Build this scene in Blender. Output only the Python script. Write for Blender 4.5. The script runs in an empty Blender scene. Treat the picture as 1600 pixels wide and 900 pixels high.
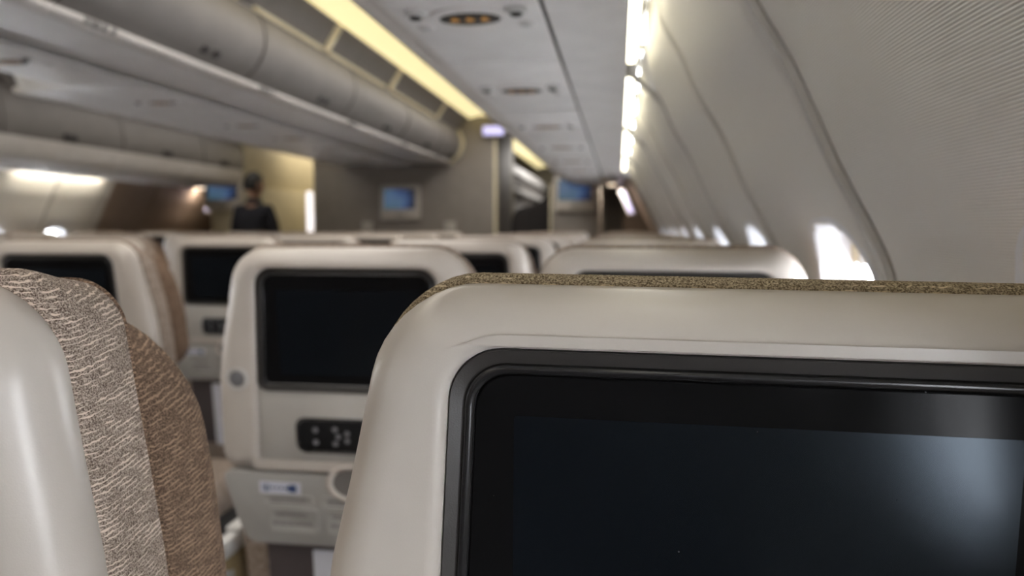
import bpy, bmesh, math, random
from mathutils import Vector, Matrix
R = math.radians
random.seed(4)
scene = bpy.context.scene
COL = scene.collection
EYE = 1.235                      # eye height above the cabin floor
MID = -2.25                      # cabin centre line

# ------------------------------------------------------------------ camera, world, light, exposure
cam_d = bpy.data.cameras.new('camera')
cam = bpy.data.objects.new('camera', cam_d); COL.objects.link(cam)
cam.location = (0, 0, EYE)
cam.rotation_euler = (R(90 - 4.623), 0, R(8.333))
cam_d.sensor_width = 36.0
cam_d.lens = 1150 / 1600 * 36.0
cam_d.clip_start = 0.02
cam_d.dof.use_dof = True
cam_d.dof.focus_distance = 0.41
cam_d.dof.aperture_fstop = 5.2
scene.camera = cam

world = bpy.data.worlds.new('sky'); scene.world = world
world.use_nodes = True
world.node_tree.nodes['Background'].inputs[0].default_value = (0.92, 0.95, 1.0, 1)
world.node_tree.nodes['Background'].inputs[1].default_value = 25.0

scene.view_settings.view_transform = 'Standard'
scene.view_settings.look = 'None'
scene.view_settings.gamma = 1.0
scene.view_settings.exposure = 0.0
scene.cycles.max_bounces = 8
scene.cycles.sample_clamp_indirect = 6.0

def area(name, loc, size, size_y, energy, color, rot=(0, 0, 0)):
    l = bpy.data.lights.new(name, 'AREA'); l.shape = 'RECTANGLE'
    l.size = size; l.size_y = size_y; l.energy = energy; l.color = color
    o = bpy.data.objects.new(name, l); COL.objects.link(o)
    o.location = loc; o.rotation_euler = rot
    return o
WARM = (1.0, 0.86, 0.62)
NEUT = (1.0, 0.95, 0.90)
# lamps behind the luminous ceiling strips of the two aisles
for k, y in enumerate((-2.0, 0.6, 3.2, 5.8)):
    area('aisle_lamp', (-1.0, y, EYE + 1.05), 0.55, 2.4, 17, NEUT)
    area('aisle_lamp', (2 * MID + 1.0, y, EYE + 1.05), 0.55, 2.4, 6, NEUT)
area('galley_fill', (-.75, 10.4, EYE + 1.0), .4, 2.6, 20, NEUT, (0, R(35), 0))  # unseen fill light, added to brighten the galley down the right aisle
area('galley_fill', (2 * MID + .95, 9.4, EYE + 1.06), .4, 2.6, 22, WARM)
# added unseen fill behind the viewer, in place of the lit rear cabin
area('rear_fill', (-1.4, -2.9, EYE + 0.75), 2.6, 1.6, 60, NEUT, (R(-62), 0, 0))

# ------------------------------------------------------------------ materials
MATS = {}
def mat(name, color, rough=0.5, metal=0.0, emit=None, estr=0.0, coat=0.0, spec=0.5):
    m = bpy.data.materials.new(name); m.use_nodes = True
    b = m.node_tree.nodes['Principled BSDF']
    b.inputs['Base Color'].default_value = (*color, 1)
    b.inputs['Roughness'].default_value = rough
    b.inputs['Metallic'].default_value = metal
    b.inputs['Specular IOR Level'].default_value = spec
    if coat: b.inputs['Coat Weight'].default_value = coat
    if emit:
        b.inputs['Emission Color'].default_value = (*emit, 1)
        b.inputs['Emission Strength'].default_value = estr
    MATS[name] = m
    return m
def nd(m, t, **kw):
    n = m.node_tree.nodes.new(t)
    for k, v in kw.items():
        if k in n.inputs: n.inputs[k].default_value = v
        else: setattr(n, k, v)
    return n
def lk(m, a, b): m.node_tree.links.new(a, b)
def bsdf(m): return m.node_tree.nodes['Principled BSDF']
def ramp(m, fac, stops):
    r = nd(m, 'ShaderNodeValToRGB'); e = r.color_ramp.elements
    while len(e) < len(stops): e.new(0.5)
    for i, (p, c) in enumerate(stops): e[i].position = p; e[i].color = (*c, 1)
    lk(m, fac, r.inputs[0]); return r.outputs[0]
def mapped(m, scale, rot=(0, 0, 0)):
    t = nd(m, 'ShaderNodeTexCoord'); mp = nd(m, 'ShaderNodeMapping')
    mp.inputs['Scale'].default_value = scale; mp.inputs['Rotation'].default_value = rot
    lk(m, t.outputs['Object'], mp.inputs[0]); return mp.outputs[0]
def bump(m, h, strength, dist):
    b = nd(m, 'ShaderNodeBump'); b.inputs['Strength'].default_value = strength; b.inputs['Distance'].default_value = dist
    lk(m, h, b.inputs['Height']); lk(m, b.outputs[0], bsdf(m).inputs['Normal'])
def mix(m, fac, a, b, mode='MIX'):
    x = nd(m, 'ShaderNodeMix', data_type='RGBA', blend_type=mode)
    if isinstance(fac, (int, float)): x.inputs[0].default_value = fac
    else: lk(m, fac, x.inputs[0])
    for i, v in ((6, a), (7, b)):
        if isinstance(v, tuple): x.inputs[i].default_value = (*v, 1)
        else: lk(m, v, x.inputs[i])
    return x.outputs[2]

def plastic(name, color, rough, grain=0.12, scale=900, coat=0.0):
    m = mat(name, color, rough, coat=coat)
    v = mapped(m, (1, 1, 1))
    n = nd(m, 'ShaderNodeTexNoise', Scale=scale, Detail=2.0); lk(m, v, n.inputs['Vector'])
    n2 = nd(m, 'ShaderNodeTexNoise', Scale=9.0, Detail=3.0); lk(m, v, n2.inputs['Vector'])
    lo = tuple(c * 0.93 for c in color); hi = tuple(min(1, c * 1.05) for c in color)
    lk(m, ramp(m, n2.outputs[0], [(0.3, lo), (0.7, hi)]), bsdf(m).inputs['Base Color'])
    bump(m, n.outputs[0], grain, 0.0006)
    return m
SHELL = plastic('cream_plastic', (0.54, 0.495, 0.45), 0.33, 0.10)
SHELL2 = plastic('cream_plastic_panel', (0.46, 0.44, 0.41), 0.45)
TRAYM = plastic('grey_beige_tray_plastic', (0.37, 0.36, 0.34), 0.45)
GREYP = plastic('light_grey_plastic', (0.55, 0.55, 0.54), 0.4)
BINW = plastic('bin_lip_plastic', (0.62, 0.59, 0.56), 0.45)
BIND = plastic('bin_door_plastic', (0.17, 0.158, 0.15), 0.55)
PSU = plastic('service_panel_plastic', (0.72, 0.705, 0.695), 0.38)
CEIL = plastic('ceiling_plastic', (0.55, 0.53, 0.50), 0.6)
BULK = plastic('bulkhead_laminate', (0.24, 0.215, 0.19), 0.55)
BULKW = plastic('warm_monument_laminate', (0.46, 0.41, 0.29), 0.5)
GALLEY = plastic('galley_laminate', (0.55, 0.54, 0.53), 0.4)
BROWNW = plastic('brown_door_lining', (0.34, 0.26, 0.20), 0.6)
CREAMT = plastic('cream_trim', (0.80, 0.72, 0.50), 0.35)
MONF = plastic('monitor_housing_plastic', (0.52, 0.48, 0.42), 0.5)
REVEAL = plastic('window_reveal_plastic', (0.72, 0.73, 0.76), 0.45)
BEZEL = plastic('charcoal_bezel_plastic', (0.034, 0.031, 0.029), 0.42, 0.15, 1200)
RIMB = mat('black_rim', (0.012, 0.012, 0.013), 0.22)
DARKG = mat('dark_gap', (0.03, 0.028, 0.027), 0.7)
BLACK = mat('black_plastic', (0.010, 0.010, 0.011), 0.3, spec=0.25)
STEEL = mat('brushed_metal', (0.45, 0.45, 0.46), 0.3, 1.0)
BTN = mat('button_grey', (0.16, 0.16, 0.17), 0.3)
PAPERW = mat('white_paper', (0.72, 0.73, 0.80), 0.7)
STICK = mat('white_sticker', (0.62, 0.64, 0.72), 0.5)
INK = mat('blue_ink', (0.03, 0.06, 0.17), 0.6)
INKG = mat('grey_ink', (0.15, 0.145, 0.14), 0.6)
TAN = mat('tan_leather', (0.26, 0.20, 0.10), 0.6)
POCKET = mat('dark_pocket_cloth', (0.075, 0.06, 0.06), 0.9)
CURT = mat('dark_curtain_cloth', (0.025, 0.022, 0.022), 0.95)
SKIN = mat('skin', (0.42, 0.25, 0.17), 0.5)
SUIT = mat('navy_suit_cloth', (0.013, 0.014, 0.022), 0.85)
HAIR = mat('black_hair', (0.008, 0.007, 0.007), 0.55)
SHOE = mat('black_shoe', (0.01, 0.01, 0.01), 0.3)

# near-black glass of the seat screens, with specks of dust
def screen_glass(name, color, rough):
    m = mat(name, color, rough)
    v = mapped(m, (1, 1, 1))
    flat = mapped(m, (1, 0, 1))
    vo = nd(m, 'ShaderNodeTexVoronoi', Scale=58.0); lk(m, flat, vo.inputs['Vector'])
    n = nd(m, 'ShaderNodeTexNoise', Scale=5.0, Detail=4.0); lk(m, v, n.inputs['Vector'])
    a = ramp(m, n.outputs[0], [(0.35, tuple(c * 0.9 for c in color)), (0.7, tuple(c * 1.15 for c in color))])
    s = ramp(m, vo.outputs['Distance'], [(0.0, (1, 1, 1)), (0.03, (0, 0, 0))])
    lk(m, mix(m, s, a, (0.25, 0.26, 0.28)), bsdf(m).inputs['Base Color'])
    r = ramp(m, n.outputs[0], [(0.3, (rough,) * 3), (0.75, (rough + 0.1,) * 3)])
    lk(m, r, bsdf(m).inputs['Roughness'])
    return m
GLASS = screen_glass('black_screen_glass', (0.006, 0.006, 0.0065), 0.10); bsdf(GLASS).inputs['Specular IOR Level'].default_value = 0.06
DISP = screen_glass('switched_off_display', (0.004, 0.0052, 0.0072), 0.14); bsdf(DISP).inputs['Specular IOR Level'].default_value = 0.26; bsdf(DISP).inputs['Specular Tint'].default_value = (0.72, 0.86, 1.0, 1)

# woven seat fabrics
def tweed(name, dark, light, pitch, thread, rot, lo=0.40):
    m = mat(name, dark, 0.95, spec=0.15)
    v = mapped(m, (1, 1, 1), rot)
    w = nd(m, 'ShaderNodeTexWave', wave_type='BANDS', bands_direction='Z', Scale=0.314 / pitch / 1.0, Distortion=3.2, Detail=2.0)
    w.inputs['Detail Scale'].default_value = 2.2; lk(m, v, w.inputs['Vector'])
    n = nd(m, 'ShaderNodeTexNoise', Scale=thread, Detail=2.0, Roughness=0.6); lk(m, v, n.inputs['Vector'])
    sq = mapped(m, (1, 0.35, 1), rot)
    n2 = nd(m, 'ShaderNodeTexNoise', Scale=170.0, Detail=2.0); lk(m, sq, n2.inputs['Vector'])
    streak = nd(m, 'ShaderNodeMath', operation='MULTIPLY'); lk(m, w.outputs['Fac'], streak.inputs[0]); lk(m, n2.outputs[0], streak.inputs[1])
    base = ramp(m, n.outputs[0], [(0.36, dark), (0.50, tuple((a + b) / 2.3 for a, b in zip(dark, light))), (0.66, light)])
    hi = tuple(min(1, c * 1.35) for c in light)
    f = ramp(m, streak.outputs[0], [(lo, (0, 0, 0)), (lo + 0.14, (1, 1, 1))])
    lk(m, mix(m, f, base, hi), bsdf(m).inputs['Base Color'])
    ad = nd(m, 'ShaderNodeMath', operation='ADD'); lk(m, n.outputs[0], ad.inputs[0]); lk(m, streak.outputs[0], ad.inputs[1])
    bump(m, ad.outputs[0], 0.7, 0.0012)
    return m
FABRIC = tweed('brown_white_tweed', (0.095, 0.067, 0.052), (0.52, 0.43, 0.36), 0.0031, 1000, (R(-9), 0, 0), 0.405)
WINGF = tweed('rust_brown_rib_weave', (0.065, 0.042, 0.030), (0.25, 0.170, 0.118), 0.0034, 800, (R(-12), 0, 0), 0.38)
WEAVE = tweed('tan_weave', (0.10, 0.072, 0.042), (0.50, 0.41, 0.28), 0.0030, 900, (0, 0, 0), 0.50)

# ribbed sidewall lining: fine lengthwise ribs
def wallmat(name, color, ribs):
    m = mat(name, color, 0.5)
    t = nd(m, 'ShaderNodeUVMap'); t.uv_map = 'UVMap'
    mp = nd(m, 'ShaderNodeMapping'); mp.inputs['Scale'].default_value = (0.0, ribs, 0.0); lk(m, t.outputs[0], mp.inputs[0])
    w = nd(m, 'ShaderNodeTexWave', wave_type='BANDS', bands_direction='Y', Scale=1.0); lk(m, mp.outputs[0], w.inputs['Vector'])
    lk(m, ramp(m, w.outputs['Fac'], [(0.15, tuple(c * 0.84 for c in color)), (0.6, color)]), bsdf(m).inputs['Base Color'])
    bump(m, w.outputs['Fac'], 0.7, 0.0011)
    return m
WALLM = wallmat('ribbed_sidewall_lining', (0.76, 0.735, 0.69), 0.314 / 0.0029)
JOINT = plastic('sidewall_joint_strip', (0.50, 0.485, 0.46), 0.5)
SKINM = mat('fuselage_lining', (0.35, 0.34, 0.33), 0.8)
carpet = mat('dark_carpet', (0.06, 0.05, 0.052), 0.95)
_v = mapped(carpet, (1, 1, 1)); _n = nd(carpet, 'ShaderNodeTexNoise', Scale=240.0, Detail=3.0); lk(carpet, _v, _n.inputs['Vector'])
lk(carpet, ramp(carpet, _n.outputs[0], [(0.3, (0.03, 0.026, 0.03)), (0.7, (0.10, 0.085, 0.08))]), bsdf(carpet).inputs['Base Color']); bump(carpet, _n.outputs[0], 0.6, 0.003)

PANE = bpy.data.materials.new('acrylic_pane'); PANE.use_nodes = True
_nt = PANE.node_tree; _nt.nodes.remove(_nt.nodes['Principled BSDF'])
_tr = _nt.nodes.new('ShaderNodeBsdfTransparent'); _gl = _nt.nodes.new('ShaderNodeBsdfGlossy'); _mx = _nt.nodes.new('ShaderNodeMixShader'); _fr = _nt.nodes.new('ShaderNodeLayerWeight')
_gl.inputs['Roughness'].default_value = 0.05; _fr.inputs[0].default_value = 0.04
_nt.links.new(_fr.outputs[0], _mx.inputs[0]); _nt.links.new(_tr.outputs[0], _mx.inputs[1]); _nt.links.new(_gl.outputs[0], _mx.inputs[2])
_nt.links.new(_mx.outputs[0], _nt.nodes['Material Output'].inputs[0])

GLOW = mat('warm_light_strip', (0.9, 0.85, 0.6), 0.5, emit=(1.0, 0.84, 0.44), estr=1.0)
COVE = mat('cove_tube', (0.9, 0.9, 0.8), 0.5, emit=(1.0, 0.93, 0.70), estr=8.0)
LAMPM = mat('door_area_lamp_lens', (0.9, 0.9, 0.8), 0.5, emit=(1.0, 0.80, 0.60), estr=2.5)
SIGNM = mat('violet_white_sign', (0.6, 0.6, 0.9), 0.4, emit=(0.60, 0.56, 1.0), estr=0.85)
GALL = mat('galley_tube', (0.9, 0.9, 0.9), 0.4, emit=(1.0, 0.93, 0.92), estr=1.4)
ICON = mat('amber_sign_icon', (0.5, 0.25, 0.05), 0.4, emit=(1.0, 0.42, 0.06), estr=0.14)
# cabin monitor picture: blurred blue landscape
MONS = mat('monitor_picture', (0.01, 0.01, 0.015), 0.25)
_v = mapped(MONS, (3.2, 3.2, 3.2)); _n = nd(MONS, 'ShaderNodeTexNoise', Scale=1.6, Detail=2.0); lk(MONS, _v, _n.inputs['Vector'])
_t = nd(MONS, 'ShaderNodeTexCoord'); _s = nd(MONS, 'ShaderNodeSeparateXYZ'); lk(MONS, _t.outputs['Object'], _s.inputs[0])
_a = nd(MONS, 'ShaderNodeMath', operation='MULTIPLY_ADD'); _a.inputs[1].default_value = -1.9; _a.inputs[2].default_value = 0.05; lk(MONS, _s.outputs[0], _a.inputs[0])
_b = nd(MONS, 'ShaderNodeMath', operation='ADD'); lk(MONS, _a.outputs[0], _b.inputs[0]); lk(MONS, _n.outputs[0], _b.inputs[1])
lk(MONS, ramp(MONS, _b.outputs[0], [(0.32, (0.015, 0.017, 0.03)), (0.5, (0.05, 0.10, 0.24)), (0.62, (0.10, 0.17, 0.30)), (0.85, (0.07, 0.15, 0.20))]), bsdf(MONS).inputs['Emission Color'])
bsdf(MONS).inputs['Emission Strength'].default_value = 0.6

# ------------------------------------------------------------------ mesh helpers
def link(o, parent=None):
    COL.objects.link(o)
    if parent is not None: o.parent = parent
    return o
def make(name, verts, faces, m, parent=None, smooth=True, sharp=40, uv=None, loc=None):
    me = bpy.data.meshes.new(name)
    me.from_pydata([tuple(v) for v in verts], [], faces)
    bm = bmesh.new(); bm.from_mesh(me); bmesh.ops.recalc_face_normals(bm, faces=bm.faces); bm.to_mesh(me); bm.free()
    if smooth:
        me.shade_smooth(); me.set_sharp_from_angle(angle=R(sharp))
    if uv:
        lay = me.uv_layers.new(name='UVMap')
        for l in me.loops: lay.data[l.index].uv = uv[l.vertex_index]
    me.materials.append(m)
    o = bpy.data.objects.new(name, me)
    if loc: o.location = loc
    return link(o, parent)
def loft(loops, cap0=False, cap1=False, closed=True):
    n = len(loops[0]); V = [p for l in loops for p in l]; Fc = []
    for i in range(len(loops) - 1):
        for j in range(n if closed else n - 1):
            k = (j + 1) % n
            Fc.append((i * n + j, i * n + k, (i + 1) * n + k, (i + 1) * n + j))
    if cap0: Fc.append(tuple(range(n)))
    if cap1: Fc.append(tuple((len(loops) - 1) * n + j for j in range(n)))
    return V, Fc
def merge(*parts):
    V, Fc = [], []
    for v, f in parts:
        k = len(V); V += list(v); Fc += [tuple(i + k for i in q) for q in f]
    return V, Fc
def box(x0, x1, y0, y1, z0, z1, b=0.0):
    """a box with chamfered vertical and horizontal edges of size b"""
    if b <= 0:
        v = [(x, y, z) for z in (z0, z1) for (x, y) in ((x0, y0), (x1, y0), (x1, y1), (x0, y1))]
        return loft([v[:4], v[4:]], True, True)
    loops = []
    for (d, z) in ((b, z0), (b * .3, z0 + b * .3), (0, z0 + b), (0, z1 - b), (b * .3, z1 - b * .3), (b, z1)):
        loops.append([(p[0], p[1], z) for p in rr2((x0 + x1) / 2, (y0 + y1) / 2, (x1 - x0) / 2 - d, (y1 - y0) / 2 - d, max(b - d, 0.0005), 3)])
    return loft(loops, True, True)
def rr2(cx, cy, hx, hy, r, n=6):
    r = min(r, hx, hy); out = []
    for (sx, sy, a0) in ((1, 1, 0), (-1, 1, 90), (-1, -1, 180), (1, -1, 270)):
        for i in range(n + 1):
            a = R(a0 + 90 * i / n)
            out.append((cx + sx * (hx - r) + r * math.cos(a), cy + sy * (hy - r) + r * math.sin(a)))
    return out
def prism_y(sec, y0, y1, cap=True):
    """extrude a closed (x,z) section along Y"""
    return loft([[(x, y0, z) for x, z in sec], [(x, y1, z) for x, z in sec]], cap, cap)
def disc(c, r, d, axis='y', n=16):
    L = []
    for dd, rr in ((0, r), (d * .7, r), (d, r * .8)):
        l = []
        for i in range(n):
            a = 2 * math.pi * i / n; u, w = rr * math.cos(a), rr * math.sin(a)
            l.append((c[0] + u, c[1] - dd, c[2] + w) if axis == 'y' else (c[0] + u, c[1] + w, c[2] - dd) if axis == 'z' else (c[0] - dd, c[1] + u, c[2] + w))
        L.append(l)
    return loft(L, True, True)
def empty(name, loc, label, cat, group=None):
    o = bpy.data.objects.new(name, None); o.empty_display_size = 0.05; o.location = loc
    o['label'] = label; o['category'] = cat
    if group: o['group'] = group
    return link(o)
def tag(o, label, cat, group=None):
    o['label'] = label; o['category'] = cat
    if group: o['group'] = group
    return o
def struct(o, label=None):
    o['kind'] = 'structure'
    if label: o['label'] = label
    return o
def copy_tree(o, parent=None):
    c = o.copy(); COL.objects.link(c)
    if parent is not None: c.parent = parent
    for ch in list(o.children): copy_tree(ch, c)
    return c
def smooth_curve(pts, sub=5):
    out = []
    for i in range(len(pts) - 1):
        p0 = pts[max(i - 1, 0)]; p1 = pts[i]; p2 = pts[i + 1]; p3 = pts[min(i + 2, len(pts) - 1)]
        for k in range(sub):
            t = k / sub
            out.append(tuple(0.5 * (2 * b + (c - a) * t + (2 * a - 5 * b + 4 * c - d) * t * t + (3 * b - a - 3 * c + d) * t ** 3) for a, b, c, d in zip(p0, p1, p2, p3)))
    out.append(pts[-1]); return out

# ------------------------------------------------------------------ sidewalls
# (Z relative to the eye, X) of the right sidewall lining
WPROF = smooth_curve([(-1.235, 0.43), (-0.9, 0.425), (-0.6, 0.408), (-0.35, 0.378), (-0.2, 0.357), (-0.07, 0.340), (0.0, 0.311), (0.08, 0.268),
                      (0.147, 0.237), (0.21, 0.207), (0.29, 0.160), (0.373, 0.122), (0.42, 0.095), (0.45, 0.082), (0.50, 0.074), (0.57, 0.070)], 4)
def wx(Z):
    for i in range(len(WPROF) - 1):
        if WPROF[i][0] <= Z <= WPROF[i + 1][0]:
            t = (Z - WPROF[i][0]) / (WPROF[i + 1][0] - WPROF[i][0]); return WPROF[i][1] + t * (WPROF[i + 1][1] - WPROF[i][1])
    return WPROF[-1][1]
HALF = 0.65
J0 = 1.0
WIN_C, WIN_HW, WIN_Z0, WIN_Z1, WIN_R = 0.185, 0.140, -0.385, 0.005, 0.110     # window in each panel, from the joint behind it
def side_x(x, side): return x if side > 0 else 2 * MID - x
def wall_panel(y0, parent, side, window=True, m=None):
    y1 = y0 + HALF; ny = 44
    zs = []; z = -1.235
    while z < 0.57:
        zs.append(z); z += 0.012 if -0.45 < z < 0.05 else 0.03
    zs.append(0.57)
    arc = [0.0]
    for a, b in zip(zs, zs[1:]): arc.append(arc[-1] + math.hypot(b - a, wx(b) - wx(a)))
    V, UV, Fc = [], [], []
    for j, z in enumerate(zs):
        for i in range(ny + 1):
            y = y0 + 0.008 + (HALF - 0.016) * i / ny
            e = min(i, ny - i) / ny * HALF
            off = 0.014 * math.exp(-(e / 0.016) ** 2) - 0.010 * math.sin(math.pi * i / ny) * (1 if z > -0.1 else 0.0) * min(1, max(0, (z + 0.1) / 0.3))
            V.append((side_x(wx(z) + off, side), y, EYE + z)); UV.append((i / ny, arc[j]))
    def inside(y, z):
        dx = abs(y - (y0 + WIN_C)); dz = abs(z - (WIN_Z0 + WIN_Z1) / 2)
        hx, hz = WIN_HW, (WIN_Z1 - WIN_Z0) / 2
        qx, qz = dx - (hx - WIN_R), dz - (hz - WIN_R)
        if qx > 0 and qz > 0: return math.hypot(qx, qz) < WIN_R
        return dx < hx and dz < hz
    for j in range(len(zs) - 1):
        for i in range(ny):
            yc = y0 + 0.008 + (HALF - 0.016) * (i + .5) / ny; zc = (zs[j] + zs[j + 1]) / 2
            if window and inside(yc, zc): continue
            a = j * (ny + 1) + i
            Fc.append((a, a + 1, a + ny + 2, a + ny + 1))
    return make('wall_panel', V, Fc, m or WALLM, parent, uv=UV, sharp=60)
def joint_strip(y, parent, side, w=0.011, hook=True):
    L = []
    for z, x in WPROF:
        if z > .52: break
        t = min(1, max(0, (z - .36) / .10)) if hook else 0; x = x + (.024 - x) * t * t
        sec = [(-w, 0.020), (-w, 0.003), (-w * .55, -0.004), (w * .55, -0.004), (w, 0.003), (w, 0.020)]
        L.append([(side_x(x + o, side), y + d, EYE + z) for d, o in sec])
    V, Fc = loft(L, True, True)
    return make('joint_strip', V, Fc, JOINT, parent)
wcount = [0]
def window(y0, side):
    wcount[0] += 1
    cy = y0 + WIN_C; cz = (WIN_Z0 + WIN_Z1) / 2; hz = (WIN_Z1 - WIN_Z0) / 2
    root = bpy.data.objects.new('window_%d' % wcount[0], None); root.empty_display_size = .05
    root.location = (side_x(wx(cz), side), cy, EYE + cz); link(root); struct(root)
    def loop(grow, off):
        return [(side_x(wx(cz + w) + off, side) - root.location.x, u, w) for u, w in rr2(0, 0, WIN_HW + grow, hz + grow, WIN_R + grow, 8)]
    V, Fc = loft([loop(0.020, 0.012), loop(0.018, -0.001), loop(0.008, -0.004), loop(-0.002, 0.0), loop(-0.012, 0.025), loop(-0.020, 0.048), loop(-0.026, 0.050)])
    make('window_frame', V, Fc, REVEAL, root)
    V, Fc = loft([loop(-0.022, 0.052)], True)
    make('window_pane', V, Fc, PANE, root, smooth=False)
    # roller blind pulled a little way down behind the reveal
    if side > 0:
        ys = [-WIN_HW + .035, WIN_HW - .035]; zz = [hz - .062, hz - .05, hz - .037, hz - .024]
        g = lambda o: [(side_x(wx(cz + w) + o, side) - root.location.x, u, w) for w in zz for u in ys]
        L1, L2 = g(.049), g(.046)
        def ring(l): return [l[0], l[2], l[4], l[6], l[7], l[5], l[3], l[1]]
        V, Fc = loft([ring(L1), ring(L2)], True, True)
        make('window_blind', V, Fc, CREAMT, root, smooth=False)
    return root
def wall_root(name, side):
    o = bpy.data.objects.new(name, None); o.empty_display_size = .05; o.location = (0, 0, 0); link(o); return struct(o)
wr = wall_root('wall_right', 1); wl = wall_root('wall_left', -1)
for k in range(-5, 8):
    y = J0 + HALF * k
    wall_panel(y, wr, 1); joint_strip(y, wr, 1, 0.015 if k % 2 == 0 else 0.008, k % 2 == 0); window(y, 1)
joint_strip(J0 + HALF * 8, wr, 1)
for k in range(-4, 8):
    y = J0 + HALF * k
    wall_panel(y, wl, -1); joint_strip(y, wl, -1, .011, k % 2 == 0); window(y, -1)
joint_strip(J0 + HALF * 8, wl, -1, .011, False)
YEND = J0 + HALF * 8            # 6.2: the lining stops at the door area
# door-area lining beyond the last windows
for side, nm in ((1, 'wall_right_end'), (-1, 'wall_left_end')):
    for k in range(8, 12):
        o = wall_panel(J0 + HALF * k, wr if side > 0 else wl, side, False, BROWNW); o.scale.y = 1.03; o.location.y = -.03 * (J0 + HALF * (k + .5))
# fuselage skin above and below the lining
sec = [(0.04, .57), (-0.1, 1.0), (-.3, 1.2), (-.3, 1.22), (-.08, 1.02), (.06, .57)]
for side in (1, -1):
    V, Fc = prism_y([(side_x(x, side), EYE + z) for x, z in sec], -4, 14)
    struct(make('wall_right_upper' if side > 0 else 'wall_left_upper', V, Fc, SKINM, None))
    V, Fc = box(*sorted((side_x(.03, side), side_x(.47, side))), YEND + HALF * 4, 14, 0, EYE + .6)
    struct(make('wall_right_far' if side > 0 else 'wall_left_far', V, Fc, BROWNW, None, smooth=False))
    V, Fc = box(*sorted((side_x(.03, side), side_x(.47, side))), -4, -2.25 if side > 0 else -1.6, 0, EYE + .6)
    struct(make('wall_right_rear' if side > 0 else 'wall_left_rear', V, Fc, SKINM, None, smooth=False))
V, Fc = box(-5.1, 0.6, -4, 14, -0.05, 0); struct(make('floor', V, Fc, carpet, None, smooth=False))
V, Fc = box(-4.4, -.1, -4, 14, EYE + 1.2, EYE + 1.25); struct(make('ceiling', V, Fc, SKINM, None, smooth=False))
V, Fc = box(-5.1, .6, -4.06, -4, 0, EYE + 1.25); struct(make('wall_rear', V, Fc, BULK, None, smooth=False))
V, Fc = box(-5.1, .6, 14, 14.06, 0, EYE + 1.25); struct(make('wall_front', V, Fc, GALLEY, None, smooth=False))

# ------------------------------------------------------------------ cove light tubes above the sidewalls
for side, nm in ((1, 'right'), (-1, 'left')):
    for k in range(-2, 4):
        y0 = J0 + 2 * HALF * k + .16; y1 = y0 + 2 * HALF - .32
        if side < 0 and k < 0: continue
        secm = rr2(.024, EYE + .474, .013, .010, .009, 4)
        V, Fc = prism_y([(side_x(x, side), z) for x, z in secm], y0, y1)
        o = make('cove_light', V, Fc, COVE)
        where = ['second behind viewer', 'first behind viewer', 'first', 'second', 'third', 'fourth'][k + 2]
        tag(o, '%s pale yellow cove light tube above the %s sidewall' % (where, nm), 'light', 'cove lights along the %s wall' % nm)
        if side < 0:
            a_ = area('cove_lamp', (side_x(.030, side), (y0 + y1) / 2, EYE + .452), .03, y1 - y0, 2.6, (1.0, 0.90, 0.74), (0, R(52), 0)); a_.parent = o
        for yy in (y0 + .05, y1 - .05):
            make('bracket', *box(*sorted((side_x(.012, side), side_x(.062, side))), yy - .006, yy + .006, EYE + .485, EYE + .505), GREYP, o, smooth=False)

# ------------------------------------------------------------------ overhead bins along the sidewalls (right built, left mirrored)
ORD = ['first', 'second', 'third', 'fourth', 'fifth', 'sixth', 'seventh', 'eighth', 'ninth']
BODY = [(-.446, .445), (-.30, .447), (.004, .447), (.012, .50), (-.05, .75), (-.18, 1.05), (-.45, 1.08), (-.47, .95), (-.40, .60), (-.40, .50)]
LIP = smooth_curve([(-.432, .430), (-.452, .424), (-.468, .428), (-.478, .440), (-.52, .447), (-.548, .462), (-.570, .50), (-.585, .56), (-.592, .605)], 3)
LIP = LIP + [(x + .022, z + .01) for x, z in reversed(LIP[3:])] 
DOOR = smooth_curve([(-.590, .612), (-.600, .68), (-.594, .77), (-.570, .86), (-.525, .94), (-.475, .985)], 4)
DOOR = DOOR + [(x + .018, z - .006) for x, z in reversed(DOOR)]
def side_bin(y0, y1, side, label, group):
    root = empty('overhead_bin', (side_x(-.3, side), (y0 + y1) / 2, EYE + .43), label, 'overhead bin', group)
    def put(nm, sec, a, b, m, par=root):
        off = Vector((0, 0, 0)) if par is not root else None
        V, Fc = prism_y([(side_x(x, side), EYE + z) for x, z in sec], a, b)
        l = root.location
        return make(nm, [(x - l.x, y - l.y, z - l.z) for x, y, z in V], Fc, m, par)
    put('body', BODY, y0, y1, BIND)
    put('lower_lip', LIP, y0 + .001, y1 - .001, BINW)
    d = put('door', DOOR, y0 + .006, y1 - .006, BIND)
    yc = (y0 + y1) / 2
    put('latch', [(-.594, .625), (-.606, .63), (-.612, .655), (-.602, .672), (-.598, .66)], yc - .06, yc + .06, DARKG, d)
    return root
def filler(y0, y1, side):
    V, Fc = prism_y([(side_x(x, side), EYE + z) for x, z in [(-.150, .430), (.006, .430), (.0142, .434), (.0142, .446), (-.150, .446)]], y0 + .001, y1 - .001)
    return make('valance_panel', V, Fc, PSU)
va = {}
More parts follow.
